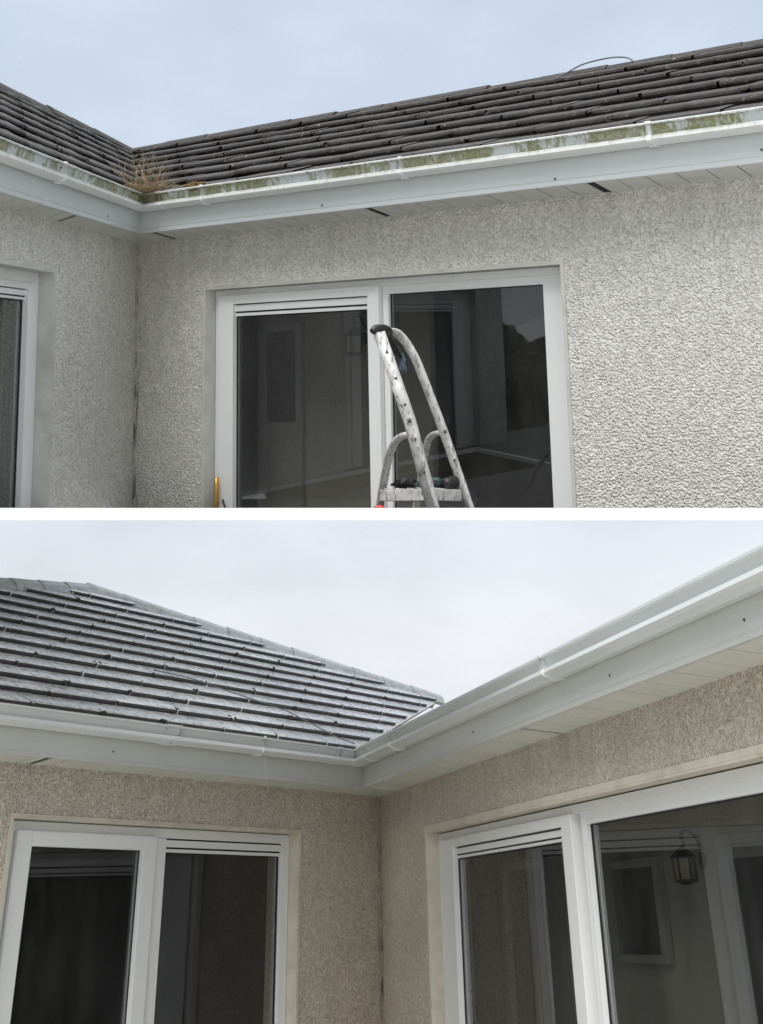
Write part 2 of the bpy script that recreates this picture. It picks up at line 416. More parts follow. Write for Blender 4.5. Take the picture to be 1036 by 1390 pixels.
def reveal(H, side, ua, ub, ht, hb, mat, band=.010):
    """smooth painted lining round an opening, 4 mm proud of the roughcast"""
    f, bk = .006, -.14
    t = .012
    sp = [((ua - band, ua), (bk if False else 0.001, f), (hb, ht + band)), ((ub, ub + band), (0.001, f), (hb, ht + band)), ((ua, ub), (0.001, f), (ht, ht + band))]
    sp += [((ua, ua + t), (bk, f - .001), (hb, ht - t)), ((ub - t, ub), (bk, f - .001), (hb, ht - t)), ((ua, ub), (bk, f - .001), (ht - t, ht - .0005))]
    return H.boxes('reveal', side, sp, mat)

def roof_frame(H, side, d0, h0, pitch):
    U = H.D[side]; Sv = (-H.N[side] * math.cos(pitch) + Vector((0, 0, 1)) * math.sin(pitch)).normalized()
    Nn = (H.N[side] * math.sin(pitch) + Vector((0, 0, 1)) * math.cos(pitch)).normalized()
    O = H.N[side] * d0 + Vector((0, 0, h0))
    sg = 1
    if U.cross(Sv).dot(Nn) < 0: sg = -1
    mt = Matrix((U * sg, Sv, Nn)).transposed().to_4x4(); mt.translation = O
    return mt, sg

def tile_section(w, L, T, roll=1.0):
    """verts/faces of one interlocking tile: nose at y=0, rounded, side roll on the right"""
    hw = w / 2 - .0015
    xs = [(-hw, 0.), (-hw + .03, 0), (hw - .075, 0), (hw - .06, .002 * roll), (hw - .03, .003 * roll), (hw - .006, .001 * roll), (hw, 0.)]
    T = T * 1.15
    ys = [(0.06, .003, 0), (.016, T * .30, 0), (-.003, T * .45, 0), (-.005, T * .70, 1), (.003, T * .90, 1), (.018, T, 1), (L * .5, T * .66, 1), (L, T * .26, 1), (L, .002, 0)]
    V, F = [], []
    for y, z, k in ys:
        for q, (x, dz) in enumerate(xs):
            cx = (.010 if q == 0 else -.016 if q == len(xs) - 1 else 0) * (1 if y < .017 else 0)
            V.append((x + cx, y, z + dz * k))
    n = len(xs)
    for j in range(len(ys) - 1):
        for i in range(n - 1): F.append((j * n + i, j * n + i + 1, (j + 1) * n + i + 1, (j + 1) * n + i))
    F.append(tuple(j * n for j in range(len(ys)))); F.append(tuple(j * n + n - 1 for j in range(len(ys))))
    return V, F

def lay_tiles(H, roof, side, fr, w, gauge, T, smax, half, mat, urange, vis, jit=1.0, roll=1.0, edge=None, nub=.3):
    """half: list of (point(u,s), outward normal(u,s)); tiles whose box crosses one get cut; vis(u,s) -> own part or joined"""
    mt, sg = fr
    L = gauge * 1.22
    tv, tf = tile_section(w, L, T, roll)
    proto = mesh_obj('tile', tv, tf, mat, None, link=False)
    me = proto.data
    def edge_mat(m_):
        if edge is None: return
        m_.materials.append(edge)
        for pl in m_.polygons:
            if pl.center.y < .012 and pl.center.z < T * .93: pl.material_index = 1  # nose faces take the painted lap shade
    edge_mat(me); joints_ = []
    rest = bmesh.new(); nrest = 0
    rows = int(smax / gauge) + 2
    rr = random.Random(11)
    for r in range(rows):
        s0 = -.012 + r * gauge
        if s0 > smax: break
        u = urange[0] + (w / 2 if r % 2 else 0)
        while u < urange[1]:
            cs = [(u - w / 2, s0), (u + w / 2, s0), (u - w / 2, s0 + L), (u + w / 2, s0 + L)]
            outside = False; cuts = []
            for (pu, ps), (nu, ns) in half:
                dd = [(a - pu) * nu + (b - ps) * ns for a, b in cs]
                if min(dd) >= 0: outside = True; break
                if max(dd) > 0: cuts.append(((pu, ps), (nu, ns)))
            if not outside:
                j = Matrix.Translation((sg * (u + jit * rr.uniform(-.006, .006)), s0 + jit * rr.uniform(-.009, .009), jit * rr.uniform(-.003, .005))) @ Matrix.Rotation(jit * rr.uniform(-.012, .012), 4, 'Z') @ Matrix.Rotation(jit * rr.uniform(-.010, .010), 4, 'Y')
                if vis(u, s0):
                    if cuts:
                        ji = j.inverted()
                        cl = [(ji @ Vector((sg * a, b, 0)), ji.to_3x3() @ Vector((sg * c, d, 0))) for (a, b), (c, d) in cuts]
                        o = mesh_obj('tile', tv, tf, mat, None, cl)
                        if o is None: u += w; continue
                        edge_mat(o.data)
                    else:
                        o = bpy.data.objects.new('tile', me); col.objects.link(o)
                    o.parent = roof; o.matrix_local = mt @ j
                    if not cuts and rr.random() < nub * 2: joints_.append((u + w / 2, s0))
                else:
                    b = bmesh.new(); vv = [b.verts.new(x) for x in tv]
                    for f in tf: b.faces.new([vv[i] for i in f])
                    b.transform(j)
                    for (a, bb), (c, d) in cuts:
                        bmesh.ops.bisect_plane(b, geom=b.verts[:] + b.edges[:] + b.faces[:], plane_co=(sg * a, bb, 0), plane_no=(sg * c, d, 0), clear_outer=True)
                    b.transform(mt)
                    tmp = bpy.data.meshes.new('t'); b.to_mesh(tmp); b.free(); rest.from_mesh(tmp); bpy.data.meshes.remove(tmp); nrest += 1
            u += w
    if joints_:  # small dark nubs set along the tile joints
        V, F = [], []
        for (ju, js) in joints_:
            for q in range(rr.randint(2, 5)):
                r_ = rr.uniform(.007, .017); c_ = mt @ Vector((sg * (ju + rr.gauss(0, .016)), js + rr.uniform(-.008, .03), T * rr.uniform(.7, 1.1))); b0 = len(V)
                up_ = mt.to_3x3() @ Vector((0, 0, 1)); a1 = mt.to_3x3() @ Vector((1, 0, 0)); a2 = mt.to_3x3() @ Vector((0, 1, 0))
                for k in range(7):
                    an = k * .8976 + rr.uniform(-.3, .3); V.append(c_ + (a1 * math.cos(an) * 1.4 + a2 * math.sin(an)) * r_ * rr.uniform(.6, 1.3))
                V.append(c_ + up_ * r_ * .8); V.append(c_ - up_ * r_ * .9)
                for k in range(7): F += [(b0 + k, b0 + (k + 1) % 7, b0 + 7), (b0 + (k + 1) % 7, b0 + k, b0 + 8)]
        mm = bpy.data.meshes.new('joint_nubs'); mm.from_pydata([tuple(v) for v in V], [], F); mm.materials.append(M['jointnub'])
        o = bpy.data.objects.new('joint_nubs', mm); col.objects.link(o); o.parent = roof; o['kind'] = 'stuff'
    if nrest:
        bmesh.ops.recalc_face_normals(rest, faces=rest.faces)
        m_ = bpy.data.meshes.new('tile_run'); rest.to_mesh(m_); m_.materials.append(mat)
        o = bpy.data.objects.new('tile_run', m_); col.objects.link(o); o.parent = roof; o['kind'] = 'stuff'
    rest.free()

def ridge_caps(H, roof, a, b, mat, step, rad, low=0.55, jit=.006, k1=1.04):
    """angled cap tiles along the line a-b"""
    a, b = Vector(a), Vector(b); d = (b - a); L = d.length; d.normalize()
    side = d.cross(Vector((0, 0, 1))).normalized(); up = side.cross(d).normalized()
    n = max(1, int(round(L / step))); st = L / n
    sec = [(-1, -low), (-.72, -.1), (-.3, .22), (.3, .22), (.72, -.1), (1, -low)]
    for i in range(n):
        p0 = a + d * (i * st); p1 = a + d * ((i + 1) * st + .03)
        j = random.uniform(-jit, jit)
        V = []
        for p, k, rz in ((p0, 1.0, .004), (p1, k1, .007)):
            for x, z in sec: V.append(p + side * x * rad * k + up * (z * rad * k + rz + j))
            for x, z in reversed(sec): V.append(p + side * x * rad * k * .84 + up * (z * rad * k * 1 + rz + j - .022))
        m = len(sec) * 2
        F = [(q, (q + 1) % m, m + (q + 1) % m, m + q) for q in range(m)] + [tuple(range(m)), tuple(range(2 * m - 1, m - 1, -1))]
        mesh_obj('ridge_tile', V, F, mat, roof)

def gutter_profile(df, w, top):
    """closed section of a square-line ogee gutter hung on the fascia face at df"""
    b = df + .004; o = df + w; t = top
    outer = [(b, t - .02), (b, t - .100), (df + .50 * w, t - .106), (df + .82 * w, t - .092), (df + .95 * w, t - .082), (df + .94 * w, t - .064), (df + .86 * w, t - .060),
             (df + .66 * w, t - .056), (df + .80 * w, t - .016), (o, t - .013), (o + .002, t - .003), (o - .004, t), (df + .80 * w, t - .001)]
    inner = [(df + .72 * w, t - .02), (df + .58 * w, t - .056), (df + .60 * w, t - .080), (df + .45 * w, t - .098), (b + .005, t - .094), (b + .005, t - .02)]
    return outer + inner
def fascia_profile(df, bot, top):
    f = df
    return [(f - .018, bot), (f + .002, bot - .001), (f + .004, bot + .006), (f + .001, bot + .010), (f + .001, bot + .017), (f - .003, bot + .021), (f - .003, bot + .026), (f, bot + .030), (f, top), (f - .018, top)]

def eaves(H, dfR, dfL, bot, top, w, gtop, gmat, fmat, smat, uR, uL, board, clips_at, vents, joints, screws, sleeves):
    df = {'R': dfR, 'L': dfL}; wd = {'R': w[0], 'L': w[1]}; ue = {'R': uR, 'L': uL}
    for sd, ot in (('R', 'L'), ('L', 'R')):
        fo = H.strip('fascia', fascia_profile(df[sd], bot, top), fascia_profile(df[ot], bot, top), sd, None, ue[sd], fmat)
        gp, go = gutter_profile(df[sd], wd[sd], gtop), gutter_profile(df[ot], wd[ot], gtop)
        gu = H.strip('gutter', gp, go, sd, None, ue[sd], gmat)
        # clips: a slightly larger shell round the gutter front and under it
        def shell(e, lo=1, hi=12):
            c = Vector((df[sd] + wd[sd] * .4, gtop - .05)); pts = []
            for q in gp[lo:hi + 1]:
                v = Vector(q) - c; pts.append(Vector(q) + v.normalized() * e)
            inn = [Vector(q) - (Vector(q) - c).normalized() * .001 for q in gp[lo:hi + 1]]
            return pts + inn[::-1]
        for u, wdt, e in clips_at[sd]:
            pr = shell(e)
            H.strip('gutter_clip' if wdt < .06 else 'gutter_union', pr, pr, sd, u - wdt / 2, u + wdt / 2, M['upvc_clean'] if gmat is not M['gut1'] else M['upvc'], gu)
            # stem running back under the gutter
            H.box('gutter_clip_stem', sd, (u - .006, u + .006), (df[sd] + .002, df[sd] + wd[sd] * .8), (gtop - .114, gtop - .106), fmat, gu)
        for u0_, wdt in sleeves[sd]:
            pr = shell(.0035)
            H.strip('gutter_union', pr, pr, sd, u0_, u0_ + wdt, gmat, gu)
        for u in joints[sd]:
            H.box('joint_cover', sd, (u - .018, u + .018), (df[sd] - .004, df[sd] + .0055), (bot - .002, gtop - .1), fmat, fo)
        for u, hh in screws[sd]:
            V, F = tube([H.P(sd, u, df[sd] - .002, hh), H.P(sd, u, df[sd] + .003, hh)], .0065, 8)
            mesh_obj('screw', V, F, M['screw'], fo)
        # soffit: boards one by one, from wall to fascia
        mf = H.P('R', H.mu(dfR, dfL), dfR, 0)
        no = Vector((-mf.y, mf.x, 0)).normalized()
        if no.dot(H.P(sd, 1, 0, 0)) > 0: no = -no
        base = H.strip('soffit', [(.0, bot + .045), (df[sd] - .018, bot + .045), (df[sd] - .018, bot + .035), (.0, bot + .035)], [(.0, bot), (df[ot] - .018, bot), (df[ot] - .018, bot), (0., bot)], sd, None, ue[sd], M['dark'])
        u = -.0
        vs = vents[sd]
        while u < ue[sd]:
            a, b = u + .0045, min(u + board, ue[sd]) - .0045
            segs = [(a, b)]
            for vc in vs:
                v0, v1 = vc - .045, vc + .045; ns = []
                for x, y in segs:
                    if v1 < x or v0 > y: ns.append((x, y))
                    else:
                        if v0 - x > .01: ns.append((x, v0))
                        if y - v1 > .01: ns.append((v1, y))
                segs = ns
            for x, y in segs:
                jz = random.uniform(0, .0015); D_ = df[sd] - .019
                mesh_obj('soffit_board', [H.P(sd, uu, dd, (-.012 if dd == 0 else bot + .006) + hh + jz) for uu in (x, y) for dd in (0, D_) for hh in (0, .012)], BOXF, smat, base, H.clips + [(Vector((0, 0, 0)), no)])
            u += board
        for vc in vs:
            D_ = df[sd] - .02
            def sb(name, u0_, u1_, z, m_):
                mesh_obj(name, [H.P(sd, uu, dd, (-.012 if dd == 0 else bot + .006) + z + hh) for uu in (u0_, u1_) for dd in (0, D_) for hh in (0, .010)], BOXF, m_, base, H.clips + [(Vector((0, 0, 0)), no)])
            sb('soffit_vent', vc - .045, vc - .026, -.003, smat); sb('soffit_vent', vc + .026, vc + .045, -.003, smat)
            sb('vent_opening', vc - .026, vc + .026, .004, M['dark'])

def frame_members(H, name, side, us, hs, d, w, mat, parent, bevel=.004):
    (a, b), (t, bo) = us, hs; l, r, tp, bt = w
    sp = [((a, a + l), d, (bo, t)), ((b - r, b), d, (bo, t)), ((a + l - .0005, b - r + .0005), (d[0] + .001, d[1] - .001), (t - tp, t - .0003))]
    if bt: sp.append(((a + l, b - r), (d[0] + .001, d[1] - .001), (bo + .0003, bo + bt)))
    return H.boxes(name, side, sp, mat, parent, bevel)
def pane(H, side, u, h, d, parent, mat=None):
    return H.box('pane', side, u, (d - .004, d), h, mat or M['glass'], parent)
def gasket(H, side, u, h, d, parent):
    g = .007
    (a, b), (bo, t) = u, h
    return H.boxes('gasket', side, [((a, a + g), d, (bo, t)), ((b - g, b), d, (bo, t)), ((a + g, b - g), d, (t - g, t)), ((a + g, b - g), d, (bo, bo + g))], M['gasket'], parent)
def louvre(H, side, u, ht, hb, d, parent):
    """white trickle vent / roller box under the head with two dark slots"""
    hh = ht - hb
    o = H.boxes('trickle_vent', side, [(u, (d, d + .022), (ht - hh * .60, ht - hh * .06)), (u, (d, d + .012), (hb, ht - hh * .74)),
                                      ((u[0] + .004, u[1] - .004), (d - .01, d + .004), (hb + .001, ht - .001))], M['upvc'], parent, .0025)
    H.boxes('vent_slot', side, [(u, (d + .0045, d + .008), (ht - hh * .73, ht - hh * .61)), (u, (d + .003, d + .006), (ht - hh * .05, ht + .004))], M['gasket'], o)
    return o

def room(H, side, ua, ub, depth, top, bot, mat=None):
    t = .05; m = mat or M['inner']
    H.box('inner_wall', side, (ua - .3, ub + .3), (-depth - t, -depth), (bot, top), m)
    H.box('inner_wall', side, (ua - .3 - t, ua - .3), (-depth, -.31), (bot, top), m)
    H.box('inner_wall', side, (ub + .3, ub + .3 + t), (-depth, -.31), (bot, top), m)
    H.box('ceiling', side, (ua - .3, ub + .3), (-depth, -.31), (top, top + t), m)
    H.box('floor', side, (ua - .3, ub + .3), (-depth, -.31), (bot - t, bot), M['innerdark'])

# ================================================================== HOUSE 1 (upper): algae-stained gutters
clip1 = (Vector((0, 0, 0)), -SLAB_N)
H1 = House('bungalow', (-1.620002, 7.106199, 3.766976), (0.809625, -0.544288, -0.219677), (-0.001461, -0.376138, 0.926563), .469543, .882910,
           'upper grey-white roughcast house corner with green algae on its gutter and dry dark roof tiles', clip1, K1)
UR1, UL1 = 7.0, 2.62
OP1R = (.61, 3.11, -.336, -9); OP1L = (1.33, 2.40, -.284, -9)
w_ = wall(H1, 'R', 0, UR1, .06, -2.2, [OP1R], M['wall1'])
w_ = wall(H1, 'L', 0, UL1, .06, -2.2, [OP1L], M['wall1'])
H1.box('end_wall', 'L', (UL1 - .3, UL1 - .001), (-3.2, -.301), (-2.2, .06), M['wall1'])
reveal(H1, 'R', *OP1R[:3], -2.2, M['reveal1']); reveal(H1, 'L', *OP1L[:3], -2.2, M['reveal1'])
eaves(H1, .24, .13, .014, .235, (.09, .07), .248, M['gut1'], M['upvc_grey'], M['soffit1'], UR1 + .1, UL1 + .25, .147,
      {'R': [(.89, .014, .006), (2.35, .014, .006), (3.76, .026, .006)], 'L': [(1.70, .022, .006)]},
      {'R': [.36, 2.04, 3.39], 'L': [1.32]}, {'R': [], 'L': [1.80]}, {'R': [(1.75, .055), (3.22, .05), (4.25, .07)], 'L': [(.9, .06)]},
      {'R': [(.50, .035)], 'L': [(.50, .035)]})
# --- sliding door
D1 = frame_members(H1, 'sliding_door', 'R', (.625, 3.098), (-.350, -2.2), (-.15, -.085), (.045, .045, .04, 0), M['upvc'], H1.root)
H1.box('head_trim', 'R', (.625, 3.098), (-.15, -.10), (-.352, -.3485 + .01), M['reveal1'], D1)
lf = frame_members(H1, 'sash', 'R', (.668, 1.905), (-.386, -2.2), (-.125, -.062), (.122, .080, .055, 0), M['upvc'], D1)
rf = frame_members(H1, 'sash', 'R', (1.908, 3.055), (-.386, -2.2), (-.150, -.100), (.040, .118, .050, 0), M['upvc'], D1)
pane(H1, 'R', (.79, 1.83), (-2.2, -.44), -.105, lf); gasket(H1, 'R', (.789, 1.826), (-2.2, -.515), (-.106, -.098), lf)
louvre(H1, 'R', (.792, 1.824), -.443, -.515, -.100, lf)
pane(H1, 'R', (1.946, 2.940), (-2.2, -.434), -.128, rf); gasket(H1, 'R', (1.947, 2.938), (-2.2, -.434), (-.127, -.120), rf)
V, F = tube(smooth_path([H1.P('R', .690, -.03, -1.47), H1.P('R', .690, -.028, -1.70), H1.P('R', .690, -.03, -1.9)], 3), .015, 10)
hd = mesh_obj('door_handle', V, F, M['brass'], lf, H1.clips, smooth=True)
V, F = tube([H1.P('R', .715, -.058, -1.60), H1.P('R', .75, -.05, -1.655)], .006, 8); mesh_obj('lock_lever', V, F, M['black'], lf, H1.clips)
# --- window in the left wing
W1 = frame_members(H1, 'window', 'L', (1.345, 2.385), (-.296, -2.2), (-.15, -.085), (.075, .075, .06, 0), M['upvc'], H1.root)
s1 = frame_members(H1, 'sash', 'L', (1.421, 2.309), (-.357, -2.2), (-.14, -.075), (.075, .075, .035, 0), M['upvc'], W1)
pane(H1, 'L', (1.49, 2.24), (-2.2, -.39), -.115, s1); gasket(H1, 'L', (1.497, 2.235), (-2.2, -.447), (-.114, -.106), s1)
louvre(H1, 'L', (1.498, 2.234), -.394, -.447, -.105, s1)
# --- rooms behind
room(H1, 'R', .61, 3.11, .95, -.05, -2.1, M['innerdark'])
H1.box('reflection_wall', 'R', (.50, 1.88), (-.66, -.61), (-2.2, -.05), M['inner'])  # added behind the glass in place of a reflected outside wall
fw = frame_members(H1, 'reflection_door', 'R', (.55, .91), (-.55, -2.2), (-.608, -.57), (.05, .05, .05, 0), M['reflframe'], H1.root)  # pale frame standing for a reflected one
H1.box('reflection_leaf', 'R', (.60, .86), (-.608, -.59), (-1.16, -.60), M['innerdark'], fw)
H1.box('reflection_leaf', 'R', (.60, .86), (-.608, -.585), (-2.2, -1.18), M['inner'], fw)
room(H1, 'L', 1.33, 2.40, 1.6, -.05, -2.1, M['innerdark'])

# --- roof
HR1 = .715
pR, pL = R_(25), R_(40); dR, dL, h0 = .275, .146, .212
roof1 = H1.strip('roof', [(dR, h0 - .01), (dR - HR1 / math.tan(pR), h0 + HR1 - .02), (dR - HR1 / math.tan(pR) - .05, h0 - .01)],
                 [(dL, 0), (dL - HR1 / math.tan(pL), 0), (dL - HR1 / math.tan(pL) - .05, 0)], 'R', None, UR1 + .1, M['under'])
H1.strip('roof_underlay', [(dL, h0 - .01), (dL - HR1 / math.tan(pL), h0 + HR1 - .02), (dL - HR1 / math.tan(pL) - .05, h0 - .01)],
         [(dR, 0), (dR - HR1 / math.tan(pR), 0), (dR - HR1 / math.tan(pR) - .05, 0)], 'L', None, UL1 + .3, M['under'], roof1)
for sd, d_, do, p_, po, ue, sm in (('R', dR, dL, pR, pL, UR1 + .1, HR1 / math.sin(pR)), ('L', dL, dR, pL, pR, UL1 + .3, HR1 / math.sin(pL))):
    fr = roof_frame(H1, sd, d_, h0, p_)
    u0 = H1.mu(d_, do); u1 = H1.mu(d_ - HR1 / math.tan(p_), do - HR1 / math.tan(po))
    v = Vector((u1 - u0, sm)); nn = Vector((-v.y, v.x)).normalized()
    if nn.x > 0: nn = -nn
    half = [((u0, 0), (nn.x, nn.y)), ((0, sm + .0), (0, 1)), ((ue, 0), (1, 0))]
    lay_tiles(H1, roof1, sd, fr, .42, sm / 8.0, .046 if sd == 'R' else .032, sm - .03, half, M['tile1'], (min(u0, u1) - .1, ue), (lambda u, s: u < 4.7) if sd == 'R' else (lambda u, s: u < 2.7))
rv = H1.P('R', H1.mu(dR - HR1 / math.tan(pR), dL - HR1 / math.tan(pL)), dR - HR1 / math.tan(pR), h0 + HR1 + .012)
ridge_caps(H1, roof1, rv, H1.P('R', UR1 + .1, dR - HR1 / math.tan(pR), h0 + HR1 + .012), M['tile1'], .42, .085)
ridge_caps(H1, roof1, rv, H1.P('L', UL1 + .3, dL - HR1 / math.tan(pL), h0 + HR1 + .012), M['tile1'], .42, .075)
FR1R = roof_frame(H1, 'R', dR, h0, pR)[0]; FR1L = roof_frame(H1, 'L', dL, h0, pL)[0]

# ================================================================== HOUSE 2 (lower): clean gutters, wet roof
H2 = House('bungalow.001', (-0.122647, 10.869657, 0.848416), (0.271796, -0.962355, 0.0), (0, 0, 1), .601874, .798591,
           'lower beige roughcast house corner with clean white gutter and wet shining roof tiles', None, K2)
UR2, UL2 = 9.6, 5.0; BOT2 = -2.37
OP2R = (1.20, 6.3, -.314, BOT2 + .02); OP2L = (.945, 3.475, -.280, BOT2 + .02)
wall(H2, 'R', 0, UR2, .05, BOT2, [OP2R], M['wall2']); wall(H2, 'L', 0, UL2, .05, BOT2, [OP2L], M['wall2'])
reveal(H2, 'R', *OP2R, M['reveal2'], .03); reveal(H2, 'L', *OP2L, M['reveal2'], .012)
eaves(H2, .26, .22, .004, .225, (.125, .11), .242, M['upvc_clean'], M['fascia2'], M['soffit2'], UR2, UL2, .25,
      {'R': [(1.655, .016, .009), (4.467, .022, .009)], 'L': [(1.70, .016, .009), (2.55, .13, .005)]},
      {'R': [.55, 3.76], 'L': [3.4]}, {'R': [], 'L': [1.563]},
      {'R': [(3.05, .075), (4.98, .075), (6.2, .075)], 'L': [(2.95, .07)]}, {'R': [(.92, .05)], 'L': [(.86, .05)]})
D2 = frame_members(H2, 'sliding_door', 'R', (1.215, 6.285), (-.332, BOT2 + .02), (-.15, -.085), (.065, .065, .045, .06), M['upvc'], H2.root)
lf2 = frame_members(H2, 'sash', 'R', (1.277, 3.60), (-.374, BOT2 + .08), (-.130, -.062), (.30, .135, .052, .08), M['upvc'], D2)
rf2 = frame_members(H2, 'sash', 'R', (3.655, 6.222), (-.374, BOT2 + .08), (-.155, -.100), (.06, .10, .055, .08), M['upvc'], D2)
pane(H2, 'R', (1.577, 3.466), (BOT2 + .15, -.42), -.105, lf2); gasket(H2, 'R', (1.577, 3.462), (BOT2 + .155, -.492), (-.106, -.098), lf2)
louvre(H2, 'R', (1.582, 3.460), -.432, -.490, -.102, lf2)
pane(H2, 'R', (3.716, 6.12), (BOT2 + .15, -.424), -.135, rf2); gasket(H2, 'R', (3.716, 6.118), (BOT2 + .155, -.428), (-.134, -.126), rf2)
W2 = frame_members(H2, 'window', 'L', (.96, 3.46), (-.296, BOT2 + .02), (-.15, -.085), (.08, .08, .055, .06), M['upvc'], H2.root)
H2.box('mullion', 'L', (2.165, 2.270), (-.15, -.080), (BOT2 + .08, -.352), M['upvc'], W2, .004)
s2 = frame_members(H2, 'casement', 'L', (2.268, 3.375), (-.345, BOT2 + .08), (-.125, -.058), (.115, .115, .080, .1), M['upvc'], W2, .008)
pane(H2, 'L', (2.376, 3.262), (BOT2 + .17, -.42), -.100, s2); gasket(H2, 'L', (2.380, 3.262), (BOT2 + .175, -.424), (-.099, -.090), s2)
pane(H2, 'L', (1.040, 2.166), (BOT2 + .08, -.351), -.125, W2); gasket(H2, 'L', (1.040, 2.166), (BOT2 + .08, -.425), (-.124, -.112), W2)
louvre(H2, 'L', (1.044, 2.162), -.356, -.428, -.108, W2)
# rooms
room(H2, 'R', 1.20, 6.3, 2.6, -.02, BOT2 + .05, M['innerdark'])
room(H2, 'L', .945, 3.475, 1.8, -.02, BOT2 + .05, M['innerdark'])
H2.box('reflection_wall', 'R', (2.1, 5.6), (-.66, -.61), (BOT2, -.03), M['inner'])  # wall, frames and doors here stand for reflections in the panes
fw = frame_members(H2, 'reflection_window', 'R', (2.86, 3.52), (-.565, -1.04), (-.608, -.57), (.07, .07, .04, .04), M['reflframe'], H2.root)
H2.box('pane', 'R', (2.93, 3.45), (-.608, -.595), (-1.0, -.605), M['innerdark'], fw)
fd = frame_members(H2, 'reflection_door', 'R', (4.24, 5.2), (-.56, BOT2 + .06), (-.608, -.57), (.06, .06, .05, .05), M['reflframe'], H2.root)
H2.box('reflection_leaf', 'R', (4.30, 5.14), (-.608, -.59), (BOT2 + .1, -.6), M['innerdark'], fd)
fd = frame_members(H2, 'reflection_door', 'R', (1.0, 2.1), (-.50, BOT2 + .06), (-.66, -.57), (.10, .26, .05, .05), M['reflframe'], H2.root)
H2.box('reflection_leaf', 'R', (1.1, 1.84), (-.66, -.62), (BOT2 + .1, -.55), M['innerdark'], fd)
# roof: hipped wing
p2 = R_(30); dL2, dR2, h2 = .30, .365, .225
Pv, Pa, Pl = (-2.26, 1.52), (1.43, 2.72), (4.90, 1.555)
fr2 = roof_frame(H2, 'L', dL2, h2, p2)
def RP(u, s_, z=0): return fr2[0] @ Vector((fr2[1] * u, s_, z))
eR = H2.mu(dL2, dR2)
V = [RP(eR, 0, -.008), RP(Pv[0], Pv[1], -.008), RP(Pa[0], Pa[1], -.008), RP(Pl[0], Pl[1], -.008), RP(4.9, 0, -.008)]
back = [v - H2.N['L'] * 3.0 - Vector((0, 0, v.z - h2 + .4)) * .9 for v in V[1:4]]
roof2 = mesh_obj('roof', V + back, [(0, 1, 2, 3, 4), (1, 5, 6, 2), (2, 6, 7, 3)], M['under'], H2.root)
def hp(a, b, inside):
    v = Vector((b[0] - a[0], b[1] - a[1])); nn = Vector((-v.y, v.x)).normalized()
    if (Vector(inside) - Vector(a)).dot(nn) > 0: nn = -nn
    return (a, (nn.x, nn.y))
half2 = [hp((eR, 0), Pv, (3, 1)), hp(Pv, Pa, (2, 1)), hp(Pa, Pl, (2, 1)), ((4.9, 0), (1, 0))]
lay_tiles(H2, roof2, 'L', fr2, .53, .208, .043, 2.7, half2, M['tile2'], (-2.4, 4.9), lambda u, s: True, .25, 0, M['edgeshade'], .5)
ridge_caps(H2, roof2, RP(*Pv, .03), RP(*Pa, .03), M['ridge2'], .36, .105, .6, .004, 1.09)
ridge_caps(H2, roof2, RP(*Pa, .03), RP(*Pl, .03), M['ridge2'], .36, .105, .6, .004, 1.09)
# right wing roof, low pitch behind the gutter
hv = .70; pv = R_(22.5)
rb = H2.strip('roof', [(dR2 - .03, h2 - .03), (dR2 - hv / math.tan(pv), h2 + hv - .06), (dR2 - 2 * hv / math.tan(pv), h2 - .01)], [(dL2, 0), (dL2 - hv / math.tan(p2), 0), (dL2 - 2 * hv / math.tan(p2), 0)], 'R', .9, UR2, M['tile2'])

# ================================================================== loose things
def lantern(H, side, u, h, d, sc, label):  # built behind the glass in place of a mirrored lantern
    r = bpy.data.objects.new('reflection_lantern', None); col.objects.link(r)
    X = H.D[side]; Y = H.N[side]; mt = Matrix((X, Y, Vector((0, 0, 1)))).transposed().to_4x4(); mt.translation = H.P(side, u, d, h)
    if mt.to_3x3().determinant() < 0:
        mt = Matrix((-X, Y, Vector((0, 0, 1)))).transposed().to_4x4(); mt.translation = H.P(side, u, d, h)
    r.matrix_world = H.mw @ mt @ Matrix.Scale(sc, 4)
    add_tag(r, label, 'lantern', 'lanterns standing for reflections in the glass')
    # bracket
    V, F = tube(smooth_path([(0, 0, .02), (0, .05, .09), (0, .11, .12), (0, .15, .09), (0, .13, .05), (0, .15, .02)], 4), .010, 8); mesh_obj('bracket', V, F, M['iron'], r, smooth=True)
    V, F = tube([(0, 0, -.06), (0, .012, -.06)], .05, 12); mesh_obj('back_plate', V, F, M['iron'], r)
    def hexa(rs, name, mat):
        V, F = [], []
        for z, ra in rs:
            for k in range(6): V.append((ra * math.cos(k * math.pi / 3), .15 + ra * math.sin(k * math.pi / 3), z))
        for j in range(len(rs) - 1):
            for k in range(6): F.append((j * 6 + k, j * 6 + (k + 1) % 6, (j + 1) * 6 + (k + 1) % 6, (j + 1) * 6 + k))
        F += [tuple(range(6)), tuple(range(len(rs) * 6 - 6, len(rs) * 6))]
        return mesh_obj(name, V, F, mat, r)
    hexa([(.03, .015), (.01, .03), (-.035, .09), (-.045, .092)], 'cap', M['iron'])
    hexa([(-.046, .072), (-.17, .066)], 'lamp_glass', M['amber'])
    hexa([(-.171, .078), (-.185, .078), (-.20, .03)], 'base', M['iron'])
    for k in range(6):
        a = k * math.pi / 3
        V, F = tube([(.076 * math.cos(a), .15 + .076 * math.sin(a), -.045), (.071 * math.cos(a), .15 + .071 * math.sin(a), -.172)], .006, 5)
        mesh_obj('bar', V, F, M['iron'], r)
lantern(H1, 'R', 1.40, -.62, -.605, .75, 'dark iron lantern added for its reflection behind the left pane of the upper sliding door')
lantern(H2, 'R', 3.98, -.56, -.605, .72, 'dark iron lantern added for its reflection behind the wide pane of the lower sliding door')

